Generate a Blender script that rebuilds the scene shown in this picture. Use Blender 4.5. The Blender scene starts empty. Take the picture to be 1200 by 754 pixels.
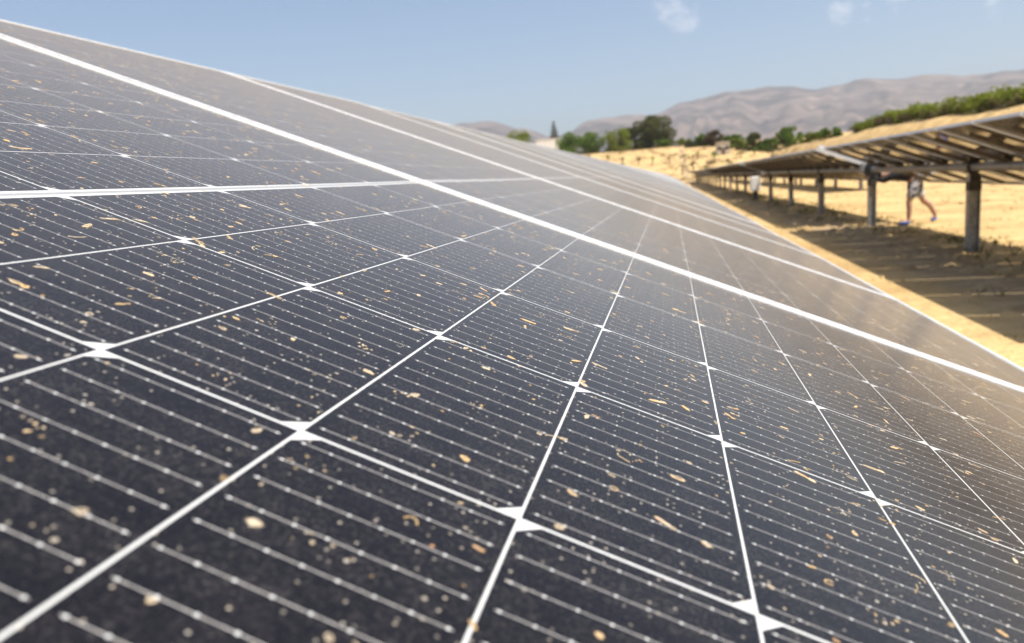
import bpy, bmesh, math, random
from mathutils import Vector, Matrix, noise
R = math.radians
sc = bpy.context.scene
COL = sc.collection
rng = random.Random(7)

# ------------------------------------------------------------------ camera
CAM = Vector((0.41050, -0.07195, 1.48))
RIGHT = Vector((0.97536944, 0.20542020, -0.08035546))
DOWN = Vector((-0.04067102, -0.19056509, -0.98083169))
FWD = Vector((-0.21679560, 0.95994140, -0.17751672))
FPX = 862.73                                    # focal length in pixels of a 1200 px wide frame
cd = bpy.data.cameras.new('camera'); cam = bpy.data.objects.new('camera', cd); COL.objects.link(cam)
m = Matrix((RIGHT, -DOWN, -FWD)).transposed().to_4x4(); m.translation = CAM
cam.matrix_world = m
cd.sensor_width = 36; cd.lens = FPX / 1200 * 36; cd.clip_start = 0.02; cd.clip_end = 30000
cd.dof.use_dof = True; cd.dof.focus_distance = 0.57; cd.dof.aperture_fstop = 8.0; cd.dof.aperture_blades = 7
sc.camera = cam

def at(px, py, Y):                              # the point seen at a pixel of the photograph, at depth Y down the field
    d = RIGHT * ((px - 600) / FPX) + DOWN * ((py - 377) / FPX) + FWD
    return CAM + d * ((Y - CAM.y) / d.y)

# ------------------------------------------------------------------ sun, sky, exposure
SUN = Vector((1.0, -0.62, 2.50)).normalized()
w = bpy.data.worlds.new('World'); sc.world = w; w.use_nodes = True
wn = w.node_tree; wn.nodes.clear()
wout = wn.nodes.new('ShaderNodeOutputWorld'); wbg = wn.nodes.new('ShaderNodeBackground')
sky = wn.nodes.new('ShaderNodeTexSky'); sky.sky_type = 'NISHITA'; sky.sun_disc = False
sky.sun_elevation = math.asin(SUN.z); sky.sun_rotation = math.atan2(SUN.x, SUN.y)
sky.air_density = 1.0; sky.dust_density = 2.2; sky.ozone_density = 2.2
wbg.inputs['Strength'].default_value = 0.098
geo = wn.nodes.new('ShaderNodeTexCoord')
def wmath(op, a, b=None, c=None, clamp=False):
    n = wn.nodes.new('ShaderNodeMath'); n.operation = op; n.use_clamp = clamp
    for i, v in enumerate((a, b, c)):
        if v is None: continue
        if isinstance(v, (int, float)): n.inputs[i].default_value = v
        else: wn.links.new(v, n.inputs[i])
    return n.outputs[0]
cn = wn.nodes.new('ShaderNodeTexNoise'); cn.inputs['Scale'].default_value = 34; cn.inputs['Detail'].default_value = 7
cn.inputs['Roughness'].default_value = 0.62
cmap = wn.nodes.new('ShaderNodeMapping'); cmap.inputs['Scale'].default_value = (1, 1, 2.0)
wn.links.new(geo.outputs['Generated'], cmap.inputs['Vector']); wn.links.new(cmap.outputs['Vector'], cn.inputs['Vector'])
wv = wn.nodes.new('ShaderNodeTexNoise'); wv.inputs['Scale'].default_value = 20; wv.inputs['Detail'].default_value = 5
wn.links.new(geo.outputs['Generated'], wv.inputs['Vector'])
wa = wn.nodes.new('ShaderNodeVectorMath'); wa.operation = 'MULTIPLY_ADD'; wn.links.new(wv.outputs['Color'], wa.inputs[0])
wa.inputs[1].default_value = (0.07, 0.07, 0.05); wa.inputs[2].default_value = (-0.035, -0.035, -0.025)
wb = wn.nodes.new('ShaderNodeVectorMath'); wb.operation = 'ADD'; wn.links.new(geo.outputs['Generated'], wb.inputs[0]); wn.links.new(wa.outputs[0], wb.inputs[1])
tot = None
for d, rad, amp in (((0.0186, 0.9812, 0.192), 0.046, 0.62), ((0.2139, 0.9617, 0.1714), 0.034, 0.66), ((0.2669, 0.9489, 0.1690), 0.028, 0.60),
                    ((0.3529, 0.9231, 0.1538), 0.030, 0.60), ((-0.3, 0.93, 0.33), 0.05, 0.8), ((0.55, 0.8, 0.3), 0.06, 0.9), ((0.1, 0.9, 0.36), 0.06, 0.8)):
    v = wn.nodes.new('ShaderNodeVectorMath'); v.operation = 'DISTANCE'
    wn.links.new(wb.outputs[0], v.inputs[0]); v.inputs[1].default_value = Vector(d).normalized()
    g = wmath('MULTIPLY', wmath('SUBTRACT', 1.0, wmath('DIVIDE', v.outputs['Value'], rad), clamp=True), amp)
    tot = g if tot is None else wmath('ADD', tot, g)
cl = wmath('MULTIPLY', wmath('SUBTRACT', wmath('ADD', wmath('MULTIPLY', cn.outputs['Fac'], 1.1), tot), 0.86), 1.7, clamp=True)
cl = wmath('MULTIPLY', cl, wmath('MULTIPLY', tot, 3.0, clamp=True))
cl = wmath('MULTIPLY', cl, 0.8)
cmix = wn.nodes.new('ShaderNodeMixRGB'); cmix.inputs[2].default_value = (8.0, 7.6, 7.6, 1)
wn.links.new(cl, cmix.inputs[0]); wn.links.new(sky.outputs[0], cmix.inputs[1])
wn.links.new(cmix.outputs[0], wbg.inputs['Color']); wn.links.new(wbg.outputs[0], wout.inputs['Surface'])
sl = bpy.data.lights.new('sun', 'SUN'); sl.energy = 4.9; sl.angle = R(0.53); sl.color = (1.0, 0.955, 0.88)
sun = bpy.data.objects.new('sun', sl); COL.objects.link(sun)
sun.rotation_euler = SUN.to_track_quat('Z', 'Y').to_euler()
sc.view_settings.view_transform = 'Standard'; sc.view_settings.look = 'None'
sc.view_settings.gamma = 1; sc.view_settings.use_curve_mapping = False
sc.view_settings.exposure = 0.68
sc.render.engine = 'CYCLES'
sc.cycles.volume_bounces = 0; sc.cycles.max_bounces = 6; sc.cycles.transparent_max_bounces = 8

# ------------------------------------------------------------------ helpers
def link(name, mesh, parent=None, loc=None, rot=None):
    o = bpy.data.objects.new(name, mesh); COL.objects.link(o)
    if parent is not None: o.parent = parent
    if loc is not None: o.location = loc
    if rot is not None: o.rotation_euler = rot
    return o
def tag(o, label=None, cat=None, group=None, kind=None):
    if label: o['label'] = label
    if cat: o['category'] = cat
    if group: o['group'] = group
    if kind: o['kind'] = kind
    return o
class MB:
    """collects verts and faces for ONE mesh"""
    def __init__(s): s.v = []; s.f = []; s.mi = []
    def add(s, vs, fs, mi=0):
        b = len(s.v); s.v += [tuple(x) for x in vs]
        for f in fs: s.f.append([b + i for i in f]); s.mi.append(mi)
    def box(s, x0, x1, y0, y1, z0, z1, mi=0, M=None):
        vs = [Vector((x, y, z)) for x in (x0, x1) for y in (y0, y1) for z in (z0, z1)]
        if M is not None: vs = [M @ q for q in vs]
        s.add(vs, [(0, 1, 3, 2), (4, 6, 7, 5), (0, 4, 5, 1), (2, 3, 7, 6), (0, 2, 6, 4), (1, 5, 7, 3)], mi)
    def tube(s, pts, r, n=10, mi=0, cap=True):
        pts = [Vector(p) for p in pts]
        rr = r if isinstance(r, (list, tuple)) else [r] * len(pts)
        rings = []
        for i, p in enumerate(pts):
            t = (pts[min(i + 1, len(pts) - 1)] - pts[max(i - 1, 0)]).normalized()
            a = Vector((0, 0, 1)) if abs(t.z) < 0.9 else Vector((1, 0, 0))
            u = t.cross(a).normalized(); q = t.cross(u)
            rings.append([p + (u * math.cos(k * 2 * math.pi / n) + q * math.sin(k * 2 * math.pi / n)) * rr[i] for k in range(n)])
        vs = [x for ring in rings for x in ring]; fs = []
        for i in range(len(pts) - 1):
            for k in range(n):
                fs.append((i * n + k, i * n + (k + 1) % n, (i + 1) * n + (k + 1) % n, (i + 1) * n + k))
        if cap: fs += [tuple(range(n))[::-1], tuple((len(pts) - 1) * n + k for k in range(n))]
        s.add(vs, fs, mi)
    def mesh(s, name, mats, smooth=False):
        me = bpy.data.meshes.new(name); me.from_pydata(s.v, [], s.f)
        for mm in (mats if isinstance(mats, (list, tuple)) else [mats]): me.materials.append(mm)
        if any(s.mi): me.polygons.foreach_set('material_index', s.mi)
        if smooth: me.polygons.foreach_set('use_smooth', [True] * len(s.f))
        me.update(); return me
    def build(s, name, mats, parent=None, loc=None, rot=None, smooth=False):
        return link(name, s.mesh(name, mats, smooth), parent, loc, rot)
def empty(name, loc=(0, 0, 0), rot=(0, 0, 0)):
    o = bpy.data.objects.new(name, None); COL.objects.link(o); o.location = loc; o.rotation_euler = rot
    o.empty_display_size = 0.2; return o
def copy_tree(o, parent=None):
    kids = [c for c in o.children]
    c = o.copy(); COL.objects.link(c)
    if parent is not None: c.parent = parent
    for k in kids: copy_tree(k, c)
    return c

# ------------------------------------------------------------------ materials
def newmat(name):
    mt = bpy.data.materials.new(name); mt.use_nodes = True
    return mt, mt.node_tree, mt.node_tree.nodes['Principled BSDF']
class NT:
    def __init__(s, t): s.t = t
    def node(s, typ, **kw):
        n = s.t.nodes.new(typ)
        for k, v in kw.items():
            if k in n.inputs: n.inputs[k].default_value = v
            else: setattr(n, k, v)
        return n
    def put(s, v, sock):
        if isinstance(v, (int, float)): sock.default_value = v
        elif isinstance(v, tuple): sock.default_value = v if len(v) == 4 or sock.type == 'VECTOR' else v + (1,)
        else: s.t.links.new(v, sock)
    def m(s, op, a, b=None, c=None, clamp=False):
        n = s.t.nodes.new('ShaderNodeMath'); n.operation = op; n.use_clamp = clamp
        for i, v in enumerate((a, b, c)):
            if v is not None: s.put(v, n.inputs[i])
        return n.outputs[0]
    def mix(s, f, a, b):
        n = s.t.nodes.new('ShaderNodeMix'); n.data_type = 'RGBA'
        s.put(f, n.inputs[0]); s.put(a, n.inputs[6]); s.put(b, n.inputs[7]); return n.outputs[2]
    def noise(s, vec, scale, detail=3, rough=0.55, out='Fac'):
        n = s.node('ShaderNodeTexNoise'); n.inputs['Scale'].default_value = scale
        n.inputs['Detail'].default_value = detail; n.inputs['Roughness'].default_value = rough
        if vec is not None: s.t.links.new(vec, n.inputs['Vector'])
        return n.outputs[out]
    def step(s, v, lo, hi):
        n = s.node('ShaderNodeMapRange'); n.interpolation_type = 'SMOOTHSTEP'
        s.put(v, n.inputs['Value']); n.inputs['From Min'].default_value = lo; n.inputs['From Max'].default_value = hi
        return n.outputs[0]
def noisy(name, c0, c1, scale=8, rough=0.8, detail=5, metallic=0.0, bump=0.0, lo=0.35, hi=0.65, spec=0.3, space='Object'):
    mt, t, b = newmat(name); q = NT(t); tc = q.node('ShaderNodeTexCoord')
    f = q.step(q.noise(tc.outputs[space], scale, detail), lo, hi)
    t.links.new(q.mix(f, c0, c1), b.inputs['Base Color'])
    b.inputs['Roughness'].default_value = rough; b.inputs['Metallic'].default_value = metallic
    b.inputs['Specular IOR Level'].default_value = spec
    if bump:
        bn = q.node('ShaderNodeBump'); bn.inputs['Strength'].default_value = bump; bn.inputs['Distance'].default_value = 0.02
        t.links.new(q.noise(tc.outputs[space], scale * 3, detail), bn.inputs['Height']); t.links.new(bn.outputs[0], b.inputs['Normal'])
    return mt

PU, PV, BAND = 0.184, 0.0932, 0.006             # cell pitch along the row, down the slope, half the middle band
HL, W0, W1 = 1.145, -0.0153, 1.1224               # half length, the two long edges
PITCH = 1.1537
def cell_material():
    mt, t, b = newmat('glass_over_cells'); q = NT(t); m_ = q.m
    tc = q.node('ShaderNodeTexCoord'); sx = q.node('ShaderNodeSeparateXYZ'); t.links.new(tc.outputs['Object'], sx.inputs[0])
    v, u = sx.outputs[0], sx.outputs[1]
    oi = q.node('ShaderNodeObjectInfo')
    off = q.node('ShaderNodeCombineXYZ'); t.links.new(m_('MULTIPLY', oi.outputs['Random'], 37.0), off.inputs[0]); t.links.new(m_('MULTIPLY', oi.outputs['Random'], 11.0), off.inputs[2])
    va = q.node('ShaderNodeVectorMath', operation='ADD'); t.links.new(tc.outputs['Object'], va.inputs[0]); t.links.new(off.outputs[0], va.inputs[1])
    P = va.outputs[0]
    fu = m_('FRACT', m_('DIVIDE', u, PU)); du = m_('MULTIPLY', m_('SUBTRACT', 0.5, m_('ABSOLUTE', m_('SUBTRACT', fu, 0.5))), PU)
    av = m_('SUBTRACT', m_('ABSOLUTE', v), BAND)
    rv = m_('DIVIDE', av, PV)
    fv = m_('FRACT', rv); dv = m_('MULTIPLY', m_('SUBTRACT', 0.5, m_('ABSOLUTE', m_('SUBTRACT', fv, 0.5))), PV)
    inside = m_('MULTIPLY', m_('GREATER_THAN', av, 0.0), m_('LESS_THAN', av, PV * 12))
    inside = m_('MULTIPLY', inside, m_('MULTIPLY', m_('GREATER_THAN', u, -0.0040), m_('LESS_THAN', u, 1.1108)))
    du = m_('MAXIMUM', du, m_('MULTIPLY', m_('GREATER_THAN', m_('ABSOLUTE', m_('SUBTRACT', u, PU * 3)), PU * 2.5), PU / 4))
    cell = m_('MULTIPLY', inside, m_('MULTIPLY', m_('GREATER_THAN', du, 0.00078), m_('GREATER_THAN', dv, 0.00062)))
    rs = m_('FRACT', m_('DIVIDE', m_('SUBTRACT', v, m_('MULTIPLY', m_('SIGN', v), BAND)), PV))
    opp = m_('ABSOLUTE', m_('SUBTRACT', m_('LESS_THAN', fu, 0.5), m_('LESS_THAN', rs, 0.5)))
    cell = m_('MULTIPLY', cell, m_('MAXIMUM', m_('GREATER_THAN', m_('ADD', du, dv), 0.0102), m_('SUBTRACT', 1.0, opp)))
    # eleven fine wires per cell, with solder pads
    fb = m_('FRACT', m_('DIVIDE', u, PU / 11)); db = m_('MULTIPLY', m_('ABSOLUTE', m_('SUBTRACT', fb, 0.5)), PU / 11)
    wire = m_('MULTIPLY', m_('LESS_THAN', db, 0.00026), m_('GREATER_THAN', dv, 0.0042))
    fp = m_('FRACT', m_('ADD', m_('MULTIPLY', rv, 8.0), 0.0)); dp = m_('MULTIPLY', m_('ABSOLUTE', m_('SUBTRACT', fp, 0.5)), PV / 8)
    pad = m_('MULTIPLY', m_('LESS_THAN', m_('ADD', m_('MULTIPLY', db, db), m_('MULTIPLY', dp, dp)), 0.00068 ** 2), m_('GREATER_THAN', dv, 0.004))
    # printed fingers across the wires
    ff = m_('FRACT', m_('DIVIDE', v, 0.00145)); fing = m_('LESS_THAN', ff, 0.17)
    # silicon
    sil = q.mix(q.noise(P, 5, 2), (0.0035, 0.0033, 0.0055), (0.0058, 0.0055, 0.0080))
    sil = q.mix(m_('MULTIPLY', fing, 0.03), sil, (0.30, 0.30, 0.33))
    wn_ = q.noise(P, 420, 2)
    wcol = q.mix(wn_, (0.14, 0.135, 0.135), (0.56, 0.53, 0.49))
    c = q.mix(wire, sil, wcol)
    c = q.mix(m_('MULTIPLY', pad, m_('ADD', 0.35, m_('MULTIPLY', wn_, 0.9), clamp=True)), c, (0.66, 0.66, 0.63))
    ribbon = m_('LESS_THAN', m_('ABSOLUTE', v), 0.0024)
    c = q.mix(cell, q.mix(ribbon, (0.55, 0.55, 0.53), (0.30, 0.30, 0.30)), c)
    # a film of dust: fine grain, broad patches, run-off streaks down the slope
    grain = m_('MAXIMUM', q.step(q.noise(P, 850, 3, 0.8), 0.55, 0.70), m_('MULTIPLY', q.step(q.noise(P, 430, 3, 0.7), 0.52, 0.74), 0.55))
    patch = q.step(q.noise(P, 26, 5, 0.65), 0.30, 0.75)
    st = q.node('ShaderNodeMapping'); st.inputs['Scale'].default_value = (0.35, 5, 1); t.links.new(P, st.inputs['Vector'])
    streak = q.step(q.noise(st.outputs[0], 14, 4, 0.6), 0.35, 0.75)
    film = m_('MULTIPLY', m_('ADD', 0.05, m_('MULTIPLY', grain, 1.0)), m_('ADD', 0.22, m_('ADD', m_('MULTIPLY', patch, 0.55), m_('MULTIPLY', streak, 0.35))))
    film = m_('MULTIPLY', film, 0.23, clamp=True)
    c = q.mix(film, c, (0.42, 0.385, 0.335))
    # grit and small specks
    dust = None
    for sc_, thr, rad in ((330, 0.94, 0.26), (150, 0.985, 0.20)):
        vo = q.node('ShaderNodeTexVoronoi'); vo.inputs['Scale'].default_value = sc_; t.links.new(P, vo.inputs['Vector']); vo.voronoi_dimensions = '2D'
        sp = q.node('ShaderNodeSeparateColor'); t.links.new(vo.outputs['Color'], sp.inputs[0])
        k = m_('MULTIPLY', m_('GREATER_THAN', sp.outputs[0], thr), m_('LESS_THAN', m_('ADD', vo.outputs['Distance'], m_('MULTIPLY', wn_, 0.12)), rad))
        k = m_('MULTIPLY', k, m_('ADD', 0.25, m_('MULTIPLY', sp.outputs[1], 0.7)))
        dust = k if dust is None else m_('MAXIMUM', dust, k)
    c = q.mix(m_('MULTIPLY', dust, 0.75), c, q.mix(q.noise(P, 60, 1), (0.54, 0.51, 0.46), (0.50, 0.40, 0.26)))
    t.links.new(c, b.inputs['Base Color'])
    t.links.new(m_('ADD', 0.45, m_('MULTIPLY', film, 2.0)), b.inputs['Roughness'])
    b.inputs['Specular IOR Level'].default_value = 0.0
    b.inputs['Coat Weight'].default_value = 1.0; b.inputs['Coat IOR'].default_value = 1.27
    t.links.new(m_('ADD', 0.13, m_('ADD', m_('MULTIPLY', patch, 0.08), m_('MULTIPLY', dust, 0.5))), b.inputs['Coat Roughness'])
    b.inputs['Sheen Weight'].default_value = 1.0; b.inputs['Sheen Roughness'].default_value = 0.24
    b.inputs['Sheen Tint'].default_value = (1.0, 0.925, 0.82, 1)
    bn = q.node('ShaderNodeBump'); bn.inputs['Strength'].default_value = 0.12; bn.inputs['Distance'].default_value = 0.0008
    t.links.new(q.noise(P, 900, 2), bn.inputs['Height']); t.links.new(bn.outputs[0], b.inputs['Normal'])
    return mt
M = {}
M['cells'] = cell_material()
M['alu'] = noisy('anodised_aluminium', (0.66, 0.66, 0.65), (0.78, 0.77, 0.75), 60, 0.42, spec=0.6)
def back_material():
    mt, t, b = newmat('rear_glass_over_cells'); q = NT(t); m_ = q.m
    tc = q.node('ShaderNodeTexCoord'); sx = q.node('ShaderNodeSeparateXYZ'); t.links.new(tc.outputs['Object'], sx.inputs[0])
    fu = m_('FRACT', m_('DIVIDE', sx.outputs[1], PU)); du = m_('MULTIPLY', m_('SUBTRACT', 0.5, m_('ABSOLUTE', m_('SUBTRACT', fu, 0.5))), PU)
    fv = m_('FRACT', m_('DIVIDE', m_('SUBTRACT', m_('ABSOLUTE', sx.outputs[0]), BAND), PV)); dv = m_('MULTIPLY', m_('SUBTRACT', 0.5, m_('ABSOLUTE', m_('SUBTRACT', fv, 0.5))), PV)
    cell = m_('MULTIPLY', m_('GREATER_THAN', du, 0.0025), m_('GREATER_THAN', dv, 0.002))
    t.links.new(q.mix(cell, (0.30, 0.28, 0.25), q.mix(q.noise(tc.outputs['Object'], 4, 3), (0.085, 0.066, 0.045), (0.16, 0.125, 0.085))), b.inputs['Base Color'])
    b.inputs['Roughness'].default_value = 0.5; b.inputs['Coat Weight'].default_value = 1.0; b.inputs['Coat IOR'].default_value = 1.62; b.inputs['Coat Roughness'].default_value = 0.04
    return mt
M['back'] = back_material()
M['steel'] = noisy('galvanised_steel', (0.23, 0.23, 0.23), (0.36, 0.355, 0.35), 18, 0.5, metallic=0.45)
M['steel_dark'] = noisy('weathered_dark_steel', (0.035, 0.033, 0.03), (0.07, 0.065, 0.06), 14, 0.6, metallic=0.3)
M['rail'] = noisy('brownish_dusty_steel', (0.12, 0.10, 0.08), (0.20, 0.17, 0.14), 14, 0.6, metallic=0.2)
M['black'] = noisy('black_plastic', (0.012, 0.012, 0.013), (0.025, 0.025, 0.025), 20, 0.5)
M['white'] = noisy('white_paint', (0.70, 0.70, 0.68), (0.82, 0.81, 0.79), 6, 0.45)
M['red'] = noisy('red_fabric', (0.55, 0.03, 0.04), (0.70, 0.06, 0.06), 20, 0.7)

def spot_material():
    mt, t, b = newmat('dried_droppings'); q = NT(t); tc = q.node('ShaderNodeTexCoord')
    f = q.noise(tc.outputs['Object'], 55, 1); g = q.noise(tc.outputs['Object'], 900, 3)
    c = q.mix(q.step(f, 0.38, 0.62), (0.60, 0.40, 0.18), (0.63, 0.53, 0.38))
    c = q.mix(q.step(q.noise(tc.outputs['Object'], 23, 1), 0.60, 0.75), c, (0.48, 0.25, 0.12))
    c = q.mix(m2 := q.m('MULTIPLY', g, 0.6), c, (0.28, 0.19, 0.10))
    t.links.new(c, b.inputs['Base Color']); b.inputs['Roughness'].default_value = 0.85
    at_ = q.node('ShaderNodeAttribute'); at_.attribute_name = 'cover'
    al = q.m('MULTIPLY', at_.outputs['Fac'], q.m('ADD', 0.55, q.m('MULTIPLY', q.noise(tc.outputs['Object'], 700, 3), 0.9)), clamp=True)
    t.links.new(al, b.inputs['Alpha'])
    return mt
M['spot'] = spot_material()

# ------------------------------------------------------------------ terrain
def S(x): x = max(0.0, min(1.0, x)); return x * x * (3 - 2 * x)
def terrain(x, y):
    rise = 10.6 * S((y - 142) / 118.0)
    if rise > 0.2 and rise < 10.3:              # low terraces
        st = 1.3; k = math.floor(rise / st); fr = rise / st - k
        rise = st * (k + 0.25 * fr + 0.75 * S((fr - 0.55) / 0.45))
    bank = (4.5 + 1.3 * max(0.0, min(1.0, (y - 58) / 52.0))) * S((x - 21.5) / 7.0) * S((y - 5) / 30.0)
    z = max(rise, bank)
    if y > 30 or x > 18:
        a = min(1.0, max(y - 60, x - 20, 0) / 60.0)
        z += 0.35 * a * noise.noise(Vector((x * 0.05, y * 0.05, 0.3)))
    if z > 0.3 and x > 22: z += 0.45 * noise.noise(Vector((x * 0.9, y * 0.16, 4.1)))
    r = math.hypot(x, y)
    if r > 320: z = z * (1 - S((r - 320) / 900)) + 9.5 * S((r - 320) / 900) if y > 100 else z
    return z
def ground_material():
    mt, t, b = newmat('dry_sandy_soil'); q = NT(t); g = q.node('ShaderNodeNewGeometry'); P = g.outputs['Position']
    c = q.mix(q.step(q.noise(P, 0.55, 6, 0.6), 0.32, 0.68), (0.45, 0.295, 0.125), (0.65, 0.455, 0.21))
    c = q.mix(q.m('MULTIPLY', q.step(q.noise(P, 3.2, 5, 0.65), 0.52, 0.72), 0.55), c, (0.30, 0.20, 0.10))
    c = q.mix(q.m('MULTIPLY', q.step(q.noise(P, 24, 3), 0.5, 0.8), 0.45), c, (0.62, 0.49, 0.30))
    c = q.mix(q.m('MULTIPLY', q.step(q.noise(P, 1.1, 4), 0.64, 0.74), 0.30), c, (0.22, 0.20, 0.08))
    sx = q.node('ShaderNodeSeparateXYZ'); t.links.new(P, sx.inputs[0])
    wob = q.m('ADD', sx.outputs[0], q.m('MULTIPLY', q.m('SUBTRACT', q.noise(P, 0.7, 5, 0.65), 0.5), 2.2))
    shade_band = q.m('MULTIPLY', q.step(wob, 3.0, 3.9), q.m('SUBTRACT', 1.0, q.step(wob, 4.2, 5.0)))   # right row's shade put into the soil colour, ragged edge
    bm_ = q.node('ShaderNodeMapping'); bm_.inputs['Scale'].default_value = (0.5, 1.6, 1); t.links.new(P, bm_.inputs['Vector'])  # streaks across that painted shade, like sun through the panel gaps
    c = q.mix(q.m('MULTIPLY', shade_band, 0.55), c, q.mix(q.step(q.noise(bm_.outputs[0], 2.4, 6, 0.7), 0.36, 0.64), (0.17, 0.125, 0.09), (0.50, 0.39, 0.27)))
    fld = q.m('MULTIPLY', q.step(sx.outputs[1], 100, 150), q.step(q.noise(P, 0.16, 6, 0.7), 0.44, 0.62))
    c = q.mix(q.m('MULTIPLY', fld, 0.65), c, (0.30, 0.195, 0.10))
    t.links.new(c, b.inputs['Base Color']); b.inputs['Roughness'].default_value = 0.95; b.inputs['Specular IOR Level'].default_value = 0.1
    bn = q.node('ShaderNodeBump'); bn.inputs['Strength'].default_value = 1.0; bn.inputs['Distance'].default_value = 0.12
    t.links.new(q.m('ADD', q.noise(P, 5, 6, 0.65), q.m('MULTIPLY', q.noise(P, 1.3, 3), 1.5)), bn.inputs['Height']); t.links.new(bn.outputs[0], b.inputs['Normal'])
    return mt
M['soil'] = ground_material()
def axis(lo, hi, c, n, k):
    out = []
    for i in range(n + 1):
        s_ = -1 + 2 * i / n
        e = math.sinh(k * s_) / math.sinh(k)
        out.append(c + e * (hi - c) if e >= 0 else c - e * (lo - c))
    return out
xs = axis(-6500, 6500, 8, 190, 7.2); ys = axis(-3000, 6500, 90, 230, 5.6)
mb = MB()
vs = [(x, y, terrain(x, y)) for y in ys for x in xs]
nx = len(xs)
mb.add(vs, [(j * nx + i, j * nx + i + 1, (j + 1) * nx + i + 1, (j + 1) * nx + i) for j in range(len(ys) - 1) for i in range(nx - 1)])
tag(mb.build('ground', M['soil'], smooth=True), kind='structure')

# mountains: a ridge whose crest follows the skyline of the photograph, with gullies running down it
def mountain_material():
    mt, t, b = newmat('dry_rocky_hillside'); q = NT(t); g = q.node('ShaderNodeNewGeometry'); P = g.outputs['Position']
    c = q.mix(q.step(q.noise(P, 0.0045, 7, 0.65), 0.38, 0.62), (0.078, 0.062, 0.053), (0.185, 0.138, 0.112))
    c = q.mix(q.m('MULTIPLY', q.step(q.noise(P, 0.014, 6, 0.7), 0.5, 0.64), 0.6), c, (0.060, 0.056, 0.040))
    c = q.mix(q.m('MULTIPLY', q.step(q.noise(P, 0.006, 3), 0.64, 0.72), 0.6), c, (0.44, 0.33, 0.25))
    t.links.new(c, b.inputs['Base Color']); b.inputs['Roughness'].default_value = 0.95; b.inputs['Specular IOR Level'].default_value = 0.1
    return mt
SKY = [(-60, 3.4), (-40, 4.2), (-24, 4.7), (-15.35, 5.08), (-13.4, 5.1), (-10.9, 4.42), (-8.4, 3.62), (-7.4, 3.75), (-5.7, 4.55), (-2.6, 4.74), (-1.0, 4.5),
       (1.15, 5.15), (4.16, 5.55), (7.07, 5.68), (8.2, 5.54), (10.4, 5.05), (11.6, 5.15), (13.07, 5.36), (15.6, 5.15), (16.6, 5.22), (19.0, 4.78), (22.15, 4.66), (30, 4.6), (45, 3.8), (60, 3.0)]
def crest(a):
    for (a0, e0), (a1, e1) in zip(SKY, SKY[1:]):
        if a0 <= a <= a1: return e0 + (e1 - e0) * S((a - a0) / (a1 - a0))
    return 3.0
mb = MB(); NA, NR = 420, 56
for i in range(NA + 1):
    a = -58 + 116 * i / NA
    for j in range(NR + 1):
        s_ = j / NR
        rad = 2300 + 3600 * s_
        top = 4900
        H = math.tan(R(crest(a))) * top
        p = (rad - 2300) / (top - 2300)
        prof = (0.16 * p + 0.84 * p ** 1.55) if p <= 1 else 1 - (p - 1) * 1.1
        rn = 1 - abs(noise.noise(Vector((a * 0.30 + 0.05 * math.sin(rad * 0.004), rad * 0.00055, 1.7)))) * 1.6
        rn2 = 1 - abs(noise.noise(Vector((a * 0.9, rad * 0.0016, 5.2)))) * 1.6
        env = max(0.0, 1 - abs(p - 0.55) / 0.5) if p < 1.05 else 0
        z = H * prof + env * (105 * (rn - 0.5) + 34 * (rn2 - 0.5)) + 5 * noise.noise(Vector((a * 2.1, rad * 0.01, 9)))
        mb.v.append((CAM.x + rad * math.sin(R(a)), CAM.y + rad * math.cos(R(a)), max(z, -30 if p < 0.02 else 9.0)))
for i in range(NA):
    for j in range(NR):
        k = i * (NR + 1) + j; mb.f.append([k, k + 1, k + NR + 2, k + NR + 1]); mb.mi.append(0)
tag(mb.build('mountains', mountain_material(), smooth=True), kind='structure')

# ------------------------------------------------------------------ haze
mb = MB(); mb.box(-7000, 7000, -3300, 7000, -40, 720)
mt = bpy.data.materials.new('haze_air'); mt.use_nodes = True; t = mt.node_tree; t.nodes.clear()
o_ = t.nodes.new('ShaderNodeOutputMaterial'); pv = t.nodes.new('ShaderNodeVolumePrincipled')
pv.inputs['Color'].default_value = (0.86, 0.92, 1.0, 1); pv.inputs['Density'].default_value = 0.00011; pv.inputs['Anisotropy'].default_value = 0.2
t.links.new(pv.outputs[0], o_.inputs['Volume'])
HAZE = True
if HAZE: tag(mb.build('haze', mt), kind='stuff')

# ------------------------------------------------------------------ solar panels
TILT = R(22.7)
LIP, FH = 0.0095, 0.035
def frame_mesh():
    mb = MB(); zt, zb = 0.0022, 0.0022 - FH
    # two long bars run the whole length; the short bars butt between them
    mb.box(-HL, HL, W0, W0 + LIP, zb, zt); mb.box(-HL, HL, W1 - LIP, W1, zb, zt)
    for s_ in (-1, 1):
        x0, x1 = sorted((s_ * HL, s_ * (HL - LIP)))
        mb.box(x0, x1, W0 + LIP, W1 - LIP, zb, zt - 0.0003)
    # inner return flange under the laminate
    for a, c in ((W0 + LIP, W0 + 0.034), (W1 - 0.034, W1 - LIP)): mb.box(-HL + LIP, HL - LIP, a, c, zb, zb + 0.002)
    me = mb.mesh('frame', M['alu'])
    bm = bmesh.new(); bm.from_mesh(me); bmesh.ops.bevel(bm, geom=bm.edges[:], offset=0.0009, segments=2, affect='EDGES', clamp_overlap=True); bm.to_mesh(me); bm.free()
    return me
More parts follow.
